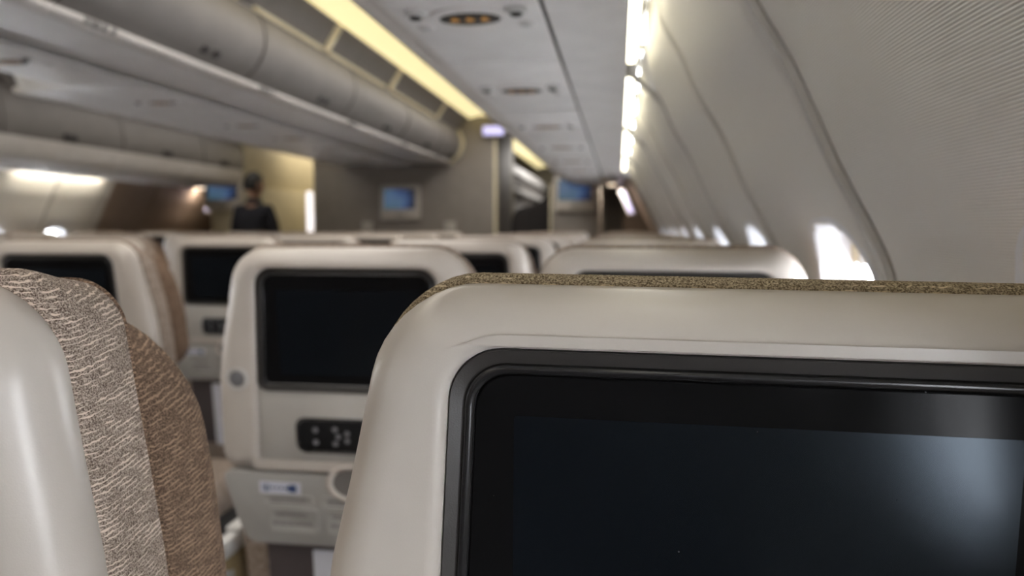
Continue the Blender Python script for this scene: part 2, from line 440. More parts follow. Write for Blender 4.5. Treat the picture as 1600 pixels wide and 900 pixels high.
for side in (1, -1):
    nm = 'right' if side > 0 else 'left'
    va[side] = bpy.data.objects.new('trim_1' if side > 0 else 'trim_2', None); link(va[side]); struct(va[side])
    for k in range(-3, 6):
        y0 = 1.0 + 1.15 * k - .2; y1 = y0 + 1.15
        if side < 0 and k < 1: continue
        y1 = min(y1, 7.28)
        wh = ('overhead bin %s behind the viewer' % ORD[-k - 1]) if k < 0 else ('overhead bin %s ahead of the viewer' % ORD[k])
        side_bin(y0, y1, side, 'grey closed %s over the %s window seats' % (wh, nm), 'overhead bins over the %s window seats' % nm)
        o = filler(y0, y1, side); o.parent = va[side]
    # dark slot between service channel and valance
    V, Fc = prism_y([(side_x(x, side), EYE + z) for x, z in [(-.158, .436), (-.148, .436), (-.148, .45), (-.158, .45)]], -2.6 if side > 0 else 1.9, 7.28)
    make('shadow_slot', V, Fc, DARKG, va[side], smooth=False)

def service_panel(cx, y, z, ly, hw, label, group, dark):
    """underside panel of a bin run: dark oval sign with amber icons, two lamps, two air vents"""
    root = empty('service_panel', (cx, y, z), label, 'service panel', group)
    V, Fc = box(-hw, hw, -ly / 2 + .002, ly / 2 - .002, 0, .008, .002); make('panel', V, Fc, PSU, root)
    def oval(rx, ry, z0, z1, m, nm, par, c=(0, 0)):
        L = [[(c[0] + rx * s * math.cos(2 * math.pi * i / 28), c[1] + ry * s * math.sin(2 * math.pi * i / 28), zz) for i in range(28)] for s, zz in ((1, z1), (1, z0 + .001), (.93, z0))]
        return make(nm, *loft(L, True, True), m, par)
    oval(.082, .068, -.004, .002, PSU, 'oval_surround', root)
    s = oval(.061, .040, -.0065, .0, DARKG if dark else BIND, 'sign_window', root)
    for k in (-1, 0, 1):
        V, Fc = merge(disc((k * .030, 0, -.0055), .0095, .002, 'z', 12), box(k * .030 - .003, k * .030 + .003, -.018, -.010, -.0075, -.0055))
        make('sign_icon', V, Fc, ICON, s)
    for sx in (-1, 1):
        v = make('air_vent', *disc((sx * .098, -.045, 0), .022, .010, 'z', 18), GREYP if dark else PSU, root)
        make('vent_nozzle', *disc((sx * .098, -.045, -.008), .012, .007, 'z', 14), DARKG, v)
        l = make('reading_light', *disc((sx * .105, .06, 0), .018, .005, 'z', 18), PSU, root)
        make('lens', *disc((sx * .105, .06, -.004), .012, .003, 'z', 14), GREYP, l)
    return root
for i, y in enumerate((-.14, .66, 1.46, 2.23, 3.02, 3.81, 4.60, 5.39, 6.18, 6.93)):
    service_panel(-.297, y, EYE + .4155, .76 if i < 9 else .68, .142, 'grey service panel with dark amber-lit oval sign, %s under the right bins' % (ORD[i] if i < 9 else 'farthest'), 'service panels under the right bins', i < 4)
for i, y in enumerate((4.59, 5.39, 6.19)):
    service_panel(side_x(-.297, -1), y, EYE + .4155, .78, .142, 'grey service panel under the left window bins, %s in view' % ORD[i], 'service panels under the left bins', False)

# ------------------------------------------------------------------ centre bins
CDOOR = smooth_curve([(-1.668, .668), (-1.622, .705), (-1.580, .77), (-1.566, .84), (-1.575, .90), (-1.600, .955)], 5)
CDOOR2 = CDOOR + [(x - .018, z) for x, z in reversed(CDOOR)]
CLIP = smooth_curve([(-1.72, .636), (-1.69, .632), (-1.668, .640), (-1.660, .652), (-1.668, .664)], 4) + [(-1.70, .668), (-1.72, .65)]
CBODY = [(-1.71, .640), (-2.05, .646), (MID, .646), (MID, 1.14), (-1.56, 1.14), (-1.59, .97), (-1.62, .958), (-1.62, .9), (-1.66, .74), (-1.70, .66)]
CROOF = [(-1.600, .962), (-1.580, .975), (-1.502, 1.096), (-1.512, 1.13), (-1.56, 1.13), (-1.615, .975)]
def mirror_c(sec, s): return [(x, z) for x, z in sec] if s > 0 else [(2 * MID - x, z) for x, z in sec]
cb_edges = [-2.6, -1.4, -.24, .89, 2.02, 3.15, 4.28, 5.41, 6.45, 7.20]
CBIN = {}
for s in (1, -1):
    for i in range(len(cb_edges) - 1):
        y0, y1 = cb_edges[i], cb_edges[i + 1]
        if s < 0 and y0 < 3: continue
        nm = 'right' if s > 0 else 'left'
        root = empty('overhead_bin', (MID + s * .3, (y0 + y1) / 2, EYE + .64),
                     'grey closed centre overhead bin facing the %s aisle, %s towards the bulkhead' % (nm, ORD[i]), 'overhead bin', 'centre bins facing the %s aisle' % nm)
        if s > 0: CBIN[i] = root
        def put(n, sec, a, b, m, par=root):
            V, Fc = prism_y([(x, EYE + z) for x, z in mirror_c(sec, s)], a, b); l = root.location
            return make(n, [(x - l.x, y - l.y, z - l.z) for x, y, z in V], Fc, m, par)
        put('body', CBODY, y0, y1, PSU)
        put('lower_lip', CLIP, y0 + .001, y1 - .001, BINW)
        put('roof_panel', CROOF, y0 + .001, y1 - .001, BIND)
        d = put('door', CDOOR2, y0 + .011, y1 - .011, BIND)
        yc = (y0 + y1) / 2
        for dy in (.17, .25):
            put('latch', [(-1.640, .690), (-1.630, .686), (-1.612, .704), (-1.612, .716), (-1.626, .712)], yc + dy - .02, yc + dy + .02, DARKG, d)
        for dy, w in ((-.30, .07), (-.19, .016)):          # row placard on the lip: blurred dark marks
            for q in range(4 if w > .05 else 1):
                put('row_mark', [(-1.672, .640), (-1.664, .6385), (-1.6572, .649), (-1.6585, .658), (-1.668, .660)], y0 + .12 + q * .027 + (.125 if w < .05 else 0), y0 + .12 + q * .027 + (.125 if w < .05 else 0) + (.018, .022, .014, .020)[q], INKG, root)
# cream trim rails above the doors
RAIL = [(-1.600, .952), (-1.586, .950), (-1.578, .962), (-1.590, .972), (-1.602, .968)]
rails = [(1.9, 2.95), (3.10, 3.83), (3.93, 4.91), (5.07, 6.25)]
for i, (a, b) in enumerate(rails):
    V, Fc = prism_y([(x, EYE + z) for x, z in RAIL], a, b)
    o = make('trim_rail', V, Fc, CREAMT)
    if b < 6: 
        pass
    tag(o, 'pale cream trim rail along the top of the centre bin doors, %s from the front' % ORD[i], 'trim', 'trim rails above the centre bin doors')
for i, y in ((5, 3.88), (6, 5.00), (7, 6.33)):
    l = CBIN[i].location
    V, Fc = prism_y([(x - l.x, EYE + z - l.z) for x, z in [(-1.592, .957), (-1.578, .955), (-1.495, 1.085), (-1.507, 1.092)]], y - .030 - l.y, y + .030 - l.y)
    make('cross_bar', V, Fc, CREAMT, CBIN[i])['label'] = 'short cream cross bar'
# service channel under the centre bins
for i, (y, ly) in enumerate(((1.62, .84), (2.50, .88), (3.41, .90), (4.24, .72), (4.87, .50), (5.52, .76), (6.30, .76), (6.95, .50))):
    service_panel(MID, y, EYE + .6225, ly, .19, 'grey service panel with amber oval sign, %s under the centre bins' % ORD[i], 'service panels under the centre bins', i < 2)
# moulded end cap of the centre bins against the bulkhead
for s in (1, -1):
    ring = [(-1.72, .636)] + CLIP[:12] + [(x + .02, z) for x, z in CDOOR] + [(-1.60, 1.0)]
    inner = [(x - .05, z + .02) for x, z in ring]
    sec = ring + inner[::-1]
    V, Fc = prism_y([(x, EYE + z) for x, z in mirror_c(sec, s)], 7.201, 7.285)
    o = make('bin_end_cap', V, Fc, CREAMT)
    tag(o, 'curved cream end cap closing the centre bins at the bulkhead, %s aisle side' % ('right' if s > 0 else 'left'), 'end cap')

# ------------------------------------------------------------------ aisle ceilings and luminous strips
for s, nm in ((1, 'right'), (-1, 'left')):
    def c(sec): return [(x, EYE + z) for x, z in mirror_c(sec, s)]
    V, Fc = prism_y(c([(-1.255, 1.116), (-1.0, 1.135), (-.70, 1.12), (-.45, 1.06), (-.45, 1.09), (-.70, 1.15), (-1.0, 1.165), (-1.255, 1.15)]), -3.9, 13.9)
    struct(make('ceiling_aisle_' + nm, V, Fc, CEIL))
    V, Fc = prism_y(c([(-1.51, 1.098), (-1.495, 1.094), (-1.39, 1.118), (-1.27, 1.108), (-1.255, 1.113), (-1.255, 1.13), (-1.51, 1.13)]), -2.6, 13.5)
    o = make('ceiling_light_strip', V, Fc, GLOW)
    tag(o, 'long glowing warm yellow light strip along the ceiling of the %s aisle' % nm, 'ceiling light')
    V, Fc = prism_y(c([(-1.262, 1.104), (-1.250, 1.102), (-1.243, 1.125), (-1.258, 1.125)]), -2.6, 13.5); make('edge_rail', V, Fc, CEIL, o)

# ------------------------------------------------------------------ seats
FLARE = [.200, 1.0]             # half width at the top of a seat back, and how much it widens below
def outline(inset, zt_off=0.0, hw0=0.200, rt=0.050, rb=0.03, bottom=0.402, n=9):
    """seat back outline in (x, s): s = distance down from the top edge"""
    g = [(a, FLARE[0] + (b - .200) * FLARE[1]) for a, b in ((0, .200), (.02, .2045), (.056, .2125), (.112, .2245), (.164, .2375), (.23, .2475), (.35, .2520), (.42, .2500), (.6, .236), (.8, .23))]
    def hw(s):
        s = max(0, min(.8, s))
        for (a, x), (b, y) in zip(g, g[1:]):
            if a <= s <= b:
                t = (s - a) / (b - a)
                return x + (y - x) * t
        return g[-1][1]
    t0 = zt_off + inset; b0 = bottom - inset
    out = []
    r1 = max(rt - inset * .6, .012); r2 = max(rb - inset * .6, .006)
    def pt(x, s): return (x * (hw(s) - inset) / hw0, s)
    for i in range(n + 1):                                    # top right corner, going down
        a = R(90 - 90 * i / n); out.append(pt(hw0 - r1 + r1 * math.cos(a), t0 + r1 - r1 * math.sin(a)))
    for i in range(1, 14): s = t0 + r1 + (b0 - r2 - t0 - r1) * i / 14; out.append(pt(hw0, s))
    for i in range(n + 1):
        a = R(-90 * i / n); out.append(pt(hw0 - r2 + r2 * math.cos(a), b0 - r2 - r2 * math.sin(a)))
    for i in range(1, 10): out.append(pt((hw0 - r2) * (1 - 2 * i / 10), b0))
    for i in range(n + 1):
        a = R(-90 - 90 * i / n); out.append(pt(-hw0 + r2 + r2 * math.cos(a), b0 - r2 - r2 * math.sin(a)))
    for i in range(1, 14): s = b0 - r2 - (b0 - r2 - t0 - r1) * i / 14; out.append(pt(-hw0, s))
    for i in range(n + 1):
        a = R(180 - 90 * i / n); out.append(pt(-hw0 + r1 + r1 * math.cos(a), t0 + r1 - r1 * math.sin(a)))
    for i in range(1, 10): out.append(pt(-(hw0 - r1) * (1 - 2 * i / 10), t0))
    return out
def rect_loop(hw, s0, s1, rt, rb, n=9):
    """rounded rectangle with the same point count and order as outline()"""
    out = []
    for i in range(n + 1):
        a = R(90 - 90 * i / n); out.append((hw - rt + rt * math.cos(a), s0 + rt - rt * math.sin(a)))
    for i in range(1, 14): out.append((hw, s0 + rt + (s1 - rb - s0 - rt) * i / 14))
    for i in range(n + 1):
        a = R(-90 * i / n); out.append((hw - rb + rb * math.cos(a), s1 - rb - rb * math.sin(a)))
    for i in range(1, 10): out.append(((hw - rb) * (1 - 2 * i / 10), s1))
    for i in range(n + 1):
        a = R(-90 - 90 * i / n); out.append((-hw + rb + rb * math.cos(a), s1 - rb - rb * math.sin(a)))
    for i in range(1, 14): out.append((-hw, s1 - rb - (s1 - rb - s0 - rt) * i / 14))
    for i in range(n + 1):
        a = R(180 - 90 * i / n); out.append((-hw + rt + rt * math.cos(a), s0 + rt - rt * math.sin(a)))
    for i in range(1, 10): out.append((-(hw - rt) * (1 - 2 * i / 10), s0))
    return out
ZTOP = EYE - .036
def build_seat(name, tilt, label, group, ztop=ZTOP, top_fabric=None, cushion_depth=.055, drop=1.0, hero=False):
    root = empty(name, (0, 0, 0), label, 'seat', group)
    ct, st = math.cos(R(tilt)), math.sin(R(tilt))
    def P_(x, s, y): return (x, s * st + y * ct, ztop - s * ct + y * st)
    P = P_
    def L(loop, y): return [P_(x, s, y) for x, s in loop]
    fab = top_fabric or FABRIC
    # moulded back shell: rounded outer edge, flat face, ridge round the recess, recess wall
    rings = [L(outline(.0035), .046), L(outline(0), .040)]
    for i in range(1, 10):
        a = R(90 * i / 9); rings.append(L(outline(.029 * (1 - math.cos(a))), .030 * (1 - math.sin(a)) + .004 * (1 - i / 9)))
    fl = lambda lp: [(x * (1 + .30 * max(0, s - .03)), s) for x, s in lp]
    rec = lambda d, sb=.390: fl(rect_loop(.1592 + d, .0315 - d, sb + d * .3, .029 + d, .012))
    o_, r_ = outline(.029), rec(.0085)
    for k in (.25, .5, .75): rings.append(L([(p[0] + (q[0] - p[0]) * k, p[1] + (q[1] - p[1]) * k) for p, q in zip(o_, r_)], 0))
    rings += [L(r_, 0), L(rec(.0070), .0001), L(rec(.0048), .0006), L(rec(.0028), .0017), L(rec(.0012), .0034), L(rec(.0003), .0056), L(rec(0), .0085), L(rec(0), .02)]
    shell = make('back_shell', *loft(rings, False, True), SHELL, root, sharp=50)
    # console below the screen
    con = lambda d: fl(rect_loop(.1585 - d, .246 + d, .3885 - d, .004, .010))
    console = make('console_panel', *loft([L(con(0), .018), L(con(0), .010), L(con(.002), .0085)], True, True), SHELL2, root)
    # screen: charcoal bezel, raised black rim, glass, display
    def scr(d): return fl(rect_loop(.1588 - d, .0320 + d, .2500 - d, max(.0285 - d * .7, .006), max(.020 - d * .7, .006)))
    bez = make('screen_bezel', *loft([L(scr(0), .016), L(scr(0), .0060), L(scr(.0006), .0056), L(scr(.0080), .0086), L(scr(.0086), .013)], True, False), BEZEL, root)
    make('screen_rim', *loft([L(scr(.0078), .014), L(scr(.0080), .0080), L(scr(.0088), .0064), L(scr(.0104), .0056), L(scr(.0122), .0060), L(scr(.0138), .0074), L(scr(.0145), .0092), L(scr(.0148), .012)]), RIMB, bez)
    gl = make('screen_glass', *loft([L(scr(.0143), .014), L(scr(.0146), .0088), L(scr(.0153), .0083)], True, True), GLASS, root, sharp=30)
    dl = [(x + .004, s) for x, s in rect_loop(.1285, .0690, .2200, .002, .002)]
    make('display', *loft([L(dl, .0083), L(dl, .00812)], True, True), DISP, gl, smooth=False)
    # handset with buttons
    hs = lambda d: rect_loop(.100 - d, .3010 + d, .3580 - d, .017 - d * .5, .017 - d * .5)
    h = make('handset', *loft([L(hs(-.004), .0085), L(hs(-.002), .0080), L(hs(0), .0095), L(hs(.001), .0062), L(hs(.004), .0050)], True, True), BLACK, root)
    bt = [(-.066, .319), (-.066, .342), (-.030, .317), (-.024, .330), (-.030, .343), (-.008, .324), (-.008, .337), (.04, .319), (.04, .341), (.062, .330)]
    for bx, bs in bt:
        lp = [[P(bx + r * math.cos(2 * math.pi * i / 10), bs - .001 + r * math.sin(2 * math.pi * i / 10), y) for i in range(10)] for r, y in ((.0052, .0052), (.0050, .0040), (.0032, .0036))]
        make('button', *loft(lp, True, True), BTN, h)
    # round coat hook on the aisle side of the frame
    lp = lambda r, y: [P(-.2025 + r * math.cos(2 * math.pi * i / 18), .2275 + r * math.sin(2 * math.pi * i / 18), y) for i in range(18)]
    k = make('coat_hook', *loft([lp(.023, .003), lp(.021, -.0010), lp(.018, -.0016), lp(.0155, .0018)], False, True), GREYP, root)
    make('hook_button', *loft([lp(.0145, .002), lp(.0140, -.001), lp(.008, -.0028)], True, True), BTN, k)
    # folded tray table with latch, placard and moulded notices
    def tr(d):
        out = []
        for x, s in rect_loop(.2440 - d, .434 + d, .588 - d, .014, .024): out.append((x * (1 - .19 * max(0, (s - .45) / .16) ** 1.1 * .9), s))
        return out
    P0 = P
    P = lambda x, s, y: P0(x, .4005 + (s - .434) * .89, y)          # tray rows
    T = lambda lp, y: [P(x, s, y) for x, s in lp]
    tray = make('tray_table', *loft([T(tr(.003), .03), T(tr(0), .026), T(tr(0), .006), T(tr(.0012), .003), T(tr(.006), .0016)], True, True), TRAYM, root)
    def plate(nm, x0, x1, s0, s1, y0, y1, m, par, r=.006):
        lpp = rect_loop((x1 - x0) / 2, s0, s1, r, r, 9); cx = (x0 + x1) / 2
        return make(nm, *loft([[P(x + cx, s, y0) for x, s in lpp], [P(x + cx, s, y1) for x, s in lpp]], True, True), m, par)
    la = lambda r, y: [P(r * 1.25 * math.cos(2 * math.pi * i / 20), .448 + r * math.sin(2 * math.pi * i / 20), y) for i in range(20)]
    lat = make('tray_latch', *loft([la(.040, .002), la(.039, -.003), la(.035, -.0042), la(.030, -.001), la(.029, .001)]), SHELL, tray)
    make('latch_cup', *loft([la(.0295, -.0005), la(.029, .0008)], True, True), BIND, lat)
    pl = plate('placard', -.176, -.098, .452, .477, .0016, .0008, STICK, tray, .001)
    # embossed notices
    for (x0, x1, s0, s1) in ((-.170, -.078, .480, .501), (-.060, .030, .480, .501), (-.160, -.070, .509, .556), (-.052, .038, .509, .556), (.052, .140, .480, .501), (.056, .136, .509, .556)):
        lp2 = lambda d, y: [P(x + (x0 + x1) / 2, s, y) for x, s in rect_loop((x1 - x0) / 2 - d, s0 + d, s1 - d, .007, .007)]
        nt = make('moulded_notice', *loft([lp2(-.002, .0018), lp2(-.001, .0004), lp2(.001, .0004), lp2(.0022, .0013)], False, True), TRAYM, tray)
    if True:
        def bars(items, y, nm, m, par):
            o_ = make(nm, *merge(*[loft([[P(a, c_, y), P(b, c_, y), P(b, d_, y), P(a, d_, y)], [P(a, c_, y - .0002), P(b, c_, y - .0002), P(b, d_, y - .0002), P(a, d_, y - .0002)]], True, True) for a, b, c_, d_ in items]), m, par, smooth=False); o_['kind'] = 'stuff'
        it = [(-.170, -.168, .458, .470), (-.166, -.161, .457, .460), (-.166, -.161, .462, .472), (-.159, -.157, .458, .471), (-.120, -.106, .457, .473), (-.124, -.120, .461, .469)]
        it += [(-.154 + .0085 * q, -.149 + .0085 * q, .462, .467) for q in range(4)]
        bars(it, .0008, 'placard_print', INK, pl)
        it = []
        rng = random.Random(3)
        for x0, x1, rows in ((-.158, -.088, (.486, .493)), (-.048, .022, (.486, .493)), (-.148, -.088, (.517, .522)), (-.154, -.080, (.536, .541)), (-.04, .026, (.517, .522)), (-.044, .03, (.536, .541))):
            for s in rows:
                x = x0
                while x < x1:
                    w = rng.uniform(.004, .011); it.append((x, min(x + w, x1), s, s + .003)); x += w + .0018
        bars(it, .0013, 'notice_print', INKG, tray)
    P = P0
    # lower back: cloth pocket with a safety card, and the frame behind
    pk = rect_loop(.190, .530, .80, .02, .03)
    pocket = make('seat_pocket', *loft([L(pk, .075), L(pk, .040), L(rect_loop(.180, .538, .79, .02, .03), .026)], True, True), POCKET, root)
    plate('safety_card', -.092, -.01, .556, .80, .022, .024, PAPERW, pocket, .003)
    plate('leaflet', .02, .09, .550, .79, .021, .023, PAPERW, pocket, .003)
    # backrest cushion: cloth wrapped round the front, just proud of the shell
    tt = st / ct
    co = lambda ins, y, zt: L([(x, s) for x, s in outline(ins, zt + (y - .046) * tt - ins, bottom=.78, rb=.05, rt=.050 - (1 - drop) * .030)], y)
    cd = cushion_depth
    cr = [co(.004, .042, -.001), co(.000, .046, -.0045), co(-.002, .051, -.0055), co(-.002, .060, -.0035), co(-.002, .046 + cd * .55, .003 * drop), co(-.001, .046 + cd * .9, .015 * drop), co(.002, .046 + cd, .020 * drop), co(.006, .048 + cd, .026 * drop), co(.024, .060 + cd, .05), co(.07, .070 + cd, .10)]
    cu = make('backrest_cushion', *loft(cr, True, True), fab, root, sharp=60)
    # stitched seam along the cushion edge
    cur = [co(.0002 + dx, .046 + cd * .93 + dy, .0165 * drop + dx) for dx, dy in ((0, -.0016), (-.0022, 0), (0, .0016), (.002, 0))]
    make('seam_piping', *loft(cur + cur[:1]), WINGF if not hero else fab, cu)
    # headrest with side wings
    hr = lambda ins, y: L([(x * 1.0, s) for x, s in outline(ins, .034 - ins + (y - .046) * tt, bottom=.36, rt=.085, rb=.06)], y)
    y0 = .050 + cd
    make('headrest', *loft([hr(.010, y0 - .004), hr(.002, y0 + .004), hr(-.003, y0 + .022), hr(-.004, y0 + .045), hr(.002, y0 + .062), hr(.014, y0 + .070), hr(.045, y0 + .066), hr(.085, y0 + .050)], True, True), WINGF, root, sharp=70)
    # bottom cushion, armrest, legs, side panel
    yb = .78 * st + .06
    hz = ztop - .78 * ct
    def bx(nm, a, m, b=.02, par=root): return make(nm, *box(*a, b), m, par)
    bx('seat_cushion', (-.225, .225, yb - .02, yb + .47, .33, .46), fab, .035)
    bx('seat_pan', (-.22, .22, yb - .03, yb + .44, .27, .335), DARKG, .01)
    for lx in (-.16, .16):
        bx('seat_leg', (lx - .02, lx + .02, yb + .02, yb + .40, .0, .275), STEEL, .008)
    ar = bx('armrest', (-.288, -.256, yb - .07, yb + .37, .615, .655), GREYP, .014)
    make('arm_pad', *box(-.287, -.255, yb - .02, yb + .33, .652, .664, .006), GREYP, ar)
    make('arm_support', *box(-.282, -.260, yb - .06, yb + .02, .30, .62, .008), TAN, ar)
    make('arm_cap', *box(-.284, -.258, yb - .075, yb - .03, .50, .60, .012), TRAYM, ar)
    return root

main_seat = build_seat('passenger_seat', 1.5, 'large cream seat back with black screen filling the lower right, tan weave along its top', 'window seats on the right', ztop=EYE - .0310, top_fabric=WEAVE)
main_seat.location = (.069 - .0136, .381, -.0035); main_seat.rotation_euler = (0, R(.65), 0)
FLARE[:] = [.212, .50]
left_seat = build_seat('passenger_seat', 3.0, 'nearest cream seat at the left edge with tweed side and rust headrest wing', 'aisle seats on the right', ztop=EYE - .0310, cushion_depth=.052, drop=.30)
left_seat.location = (-.530, .332, 0)
FLARE[:] = [.200, 1.0]
proto = build_seat('passenger_seat', 5.0, '', '')
used = [False]
def place(x, y, label, group, rz=0.0):
    o = proto if not used[0] else copy_tree(proto)
    used[0] = True
    o.location = (x, y, 0); o.rotation_euler = (0, 0, rz); o['label'] = label; o['group'] = group
    return o
PAIR = [1.17, 1.97, 2.77, 3.57, 4.37, 5.17, 5.97]
for i, y in enumerate(PAIR):
    row = ORD[i] + ' row past the foreground seat'
    place(.080, y, 'cream seat back by the right window wall, %s' % row, 'window seats on the right')
    place(-.459, y, 'cream seat back by the right aisle, %s' % row, 'aisle seats on the right')
CROWS = [1.70, 2.50, 3.30, 4.10, 4.90, 5.70]
for i, y in enumerate(CROWS):
    for c in range(4):
        x = -1.44 - .54 * c
        if (x + .25) / y < -.99: continue
        pos = ['at the right aisle', 'second in from the right aisle', 'second in from the left aisle', 'at the left aisle'][c]
        place(x, y, 'cream centre block seat back %s, %s row in view' % (pos, ORD[i]), 'centre block seats')
for i, y in enumerate((4.37, 5.17, 5.97)):
    for x, w in ((2 * MID + .457, 'aisle'), (2 * MID - .08, 'window')):
        place(x, y, 'cream %s seat in the far left pair, %s of the rows in view' % (w, ORD[i]), 'far left seats')

# ------------------------------------------------------------------ bulkheads, monitors, door areas
def bulk(name, x0, x1, y0, y1, z0, z1, m, b=.006):
    return struct(make(name, *box(x0, x1, y0, y1, z0, z1, b), m))
YB = 7.3
bulk('wall_centre_bulkhead', -3.146, -1.226, YB, YB + 1.0, 0, EYE + 1.12, BULK)
bulk('wall_centre_return', -3.146, -1.236, YB + 1.002, YB + 1.25, 0, EYE + 1.1, BULKW)
bulk('wall_right_monument', -.67, -.20, YB, YB + .9, 0, EYE + .44, BULK)
bulk('wall_right_monument_upper', -.60, -.1, YB, 13.9, EYE + .442, EYE + 1.14, BULK)
bulk('wall_left_monument', -4.30, -3.83, YB, YB + 2.6, 0, EYE + .44, BULKW)
bulk('wall_left_monument_upper', -4.40, -3.90, YB, 13.9, EYE + .442, EYE + 1.14, BULKW)
bulk('trim_3', -1.250, -1.222, YB - .012, YB - .001, 0, EYE + .95, CREAMT, .003)
bulk('trim_4', -.690, -.672, YB - .012, YB + .02, 0, EYE + .43, CREAMT, .003)
# door vestibules beyond the side monuments
for side, nm in ((1, 'right'), (-1, 'left')):
    xs = sorted((side_x(-.2, side), side_x(.06, side)))
    bulk('ceiling_door_area_' + nm, xs[0], xs[1], YB + .0, 13.9, EYE + .46, EYE + .50, BULK)
    xs = sorted((side_x(-.2, side), side_x(.45, side)))
    bulk('wall_door_area_' + nm, xs[0], xs[1], 9.6, 9.7, 0, EYE + .46, BULK)
def monitor(x, z, yf, label):
    root = empty('wall_monitor', (x, yf, EYE + z), label, 'monitor', 'bulkhead monitors')
    w, h, d = .205, .178, .05
    lp = lambda g, y: [(u, y, v) for u, v in rr2(0, 0, w - g, h - g, .03 - min(g, .02), 6)]
    make('housing', *loft([lp(0, 0), lp(0, -d + .012), lp(.006, -d + .003), lp(.014, -d)], True, True), MONF, root)
    def r4(x0, x1, z0, z1, y): return [(x0, y, z0), (x1, y, z0), (x1, y, z1), (x0, y, z1)]
    make('screen', *loft([r4(-.165, .165, -.068, .135, -d + .004), r4(-.165, .165, -.068, .135, -d - .003)], True, True), MONS, root, smooth=False)
    make('control_strip', *box(-.05, .05, -d - .003, -d + .004, -.135, -.125, .001), DARKG, root)
    return root
monitor(-.303 * YB, .036 * YB, YB, 'small grey monitor showing a blue picture on the centre bulkhead')
monitor(-.0605 * YB, .047 * YB, YB, 'small grey monitor showing a blue picture on the right-hand partition')
monitor(-4.13, .37, YB, 'small monitor on the left partition, beside the standing attendant')
# bulkhead fittings: two pale plates low on the centre wall
for x, lab in ((-.352 * YB, 'small pale plate low on the centre bulkhead, below left of the monitor'), (-.233 * YB, 'small pale plate low on the centre bulkhead, below right of the monitor')):
    o = make('wall_plate', *box(x - .055, x + .055, YB - .02, YB - .001, EYE - .11, EYE + .07, .006), MONF)
    tag(o, lab, 'wall plate', 'bulkhead plates'); make('plate_rim', *box(x - .04, x + .04, YB - .024, YB - .019, EYE - .09, EYE + .05, .003), SHELL2, o)
# lit sign at the head of the right aisle
s = empty('exit_sign', (-1.24, YB - .10, EYE + .955), 'violet-white lit sign at the ceiling above the bulkhead corner', 'sign')
make('sign_case', *box(-.11, .11, 0, .06, -.05, .05, .012), GREYP, s)
make('sign_face', *box(-.10, .10, -.006, .001, -.042, .042, .003), SIGNM, s)
# lamps and lit door details in the two door areas
for side, nm in ((1, 'right'), (-1, 'left')):
    X = side_x(-.09, side) if side > 0 else -4.63
    o = empty('door_area_lamp', (X, 7.52, EYE + .452), 'round warm ceiling lamp by the right door, past the window wall' if side > 0 else 'oblong warm ceiling lamp by the left door', 'lamp')
    hx = .035 if side > 0 else .15
    make('lamp_ring', *box(-hx - .015, hx + .015, -.06, .06, -.012, .008, .006), GREYP, o)
    make('lamp_lens', *box(-hx, hx, -.045, .045, -.022, -.010, .006), LAMPM, o)
    a_ = area('door_lamp', (0, 0, -.03), hx * 2, .09, 5.0, (1.0, 0.86, 0.70)); a_.parent = o
def slanted(x0, x1, z0, z1, lean, y, th):
    a = [(x0, y, z0), (x1, y, z0), (x1 + lean, y, z1), (x0 + lean, y, z1)]
    return loft([a, [(p[0], p[1] + th, p[2]) for p in a]], True, True)
o = empty('door_light', (.09, 7.62, EYE + .27), 'slanted violet light beside the right cabin door', 'light')
make('light_case', *slanted(-.01, .06, -.13, .13, -.11, .0, .03), GREYP, o, smooth=False)
make('light_face', *slanted(.0, .045, -.11, .11, -.10, -.005, .006), SIGNM, o, smooth=False)
o = empty('door_light', (-4.47, 7.62, EYE + .31), 'violet-white lit panel beside the left cabin door', 'light')
make('light_case', *slanted(-.10, .08, -.13, .13, .06, .0, .03), GREYP, o, smooth=False)
make('light_face', *slanted(-.085, .065, -.11, .11, .05, -.005, .006), SIGNM, o, smooth=False)
# cabin doors
for side, nm in ((1, 'right'), (-1, 'left')):
    root = bpy.data.objects.new('door_1' if side > 0 else 'door_2', None); root.location = (side_x(.30, side), 9.585, 0); link(root); struct(root, 'grey cabin door panel in the %s door area' % nm)
    make('door_panel', *box(-.18, .12, -.03, 0, .02, EYE + .36, .02), GREYP, root)
    make('door_handle', *box(-.12, .06, -.06, -.028, EYE - .12, EYE - .06, .012), STEEL, root)
    make('door_window', *box(-.08, .04, -.04, -.029, EYE + .06, EYE + .24, .005), REVEAL, root)
# upright galley light at the edge of the centre bulkhead
o = empty('galley_light', (-3.33, 7.62, EYE + .16), 'upright white lit tube at the left edge of the centre bulkhead', 'light')
make('tube', *box(-.03, .03, -.03, .03, -.27, .24, .02), GALL, o)
make('tube_bracket', *box(-.04, .19, .02, .05, -.1, .0, .006), GREYP, o)
# galley along the right side of the centre monument
g = empty('galley_unit', (-1.24, 9.6, 0), 'pale grey galley unit seen down the right aisle beyond the bulkhead', 'galley')
make('carcass', *box(-.7, 0, -1.0, 2.6, 0, EYE + .75, .01), GALLEY, g)
for j, z in enumerate((.95, 1.30, 1.58, 1.78)):
    make('locker_gap', *box(-.01, .004, -.9, 2.5, z - .05, z + (.06 if j < 3 else .04), .004), BIND, g)
    make('counter_shelf', *box(-.02, .05, -.95, 2.55, z + .07, z + .10, .006), GREYP, g)
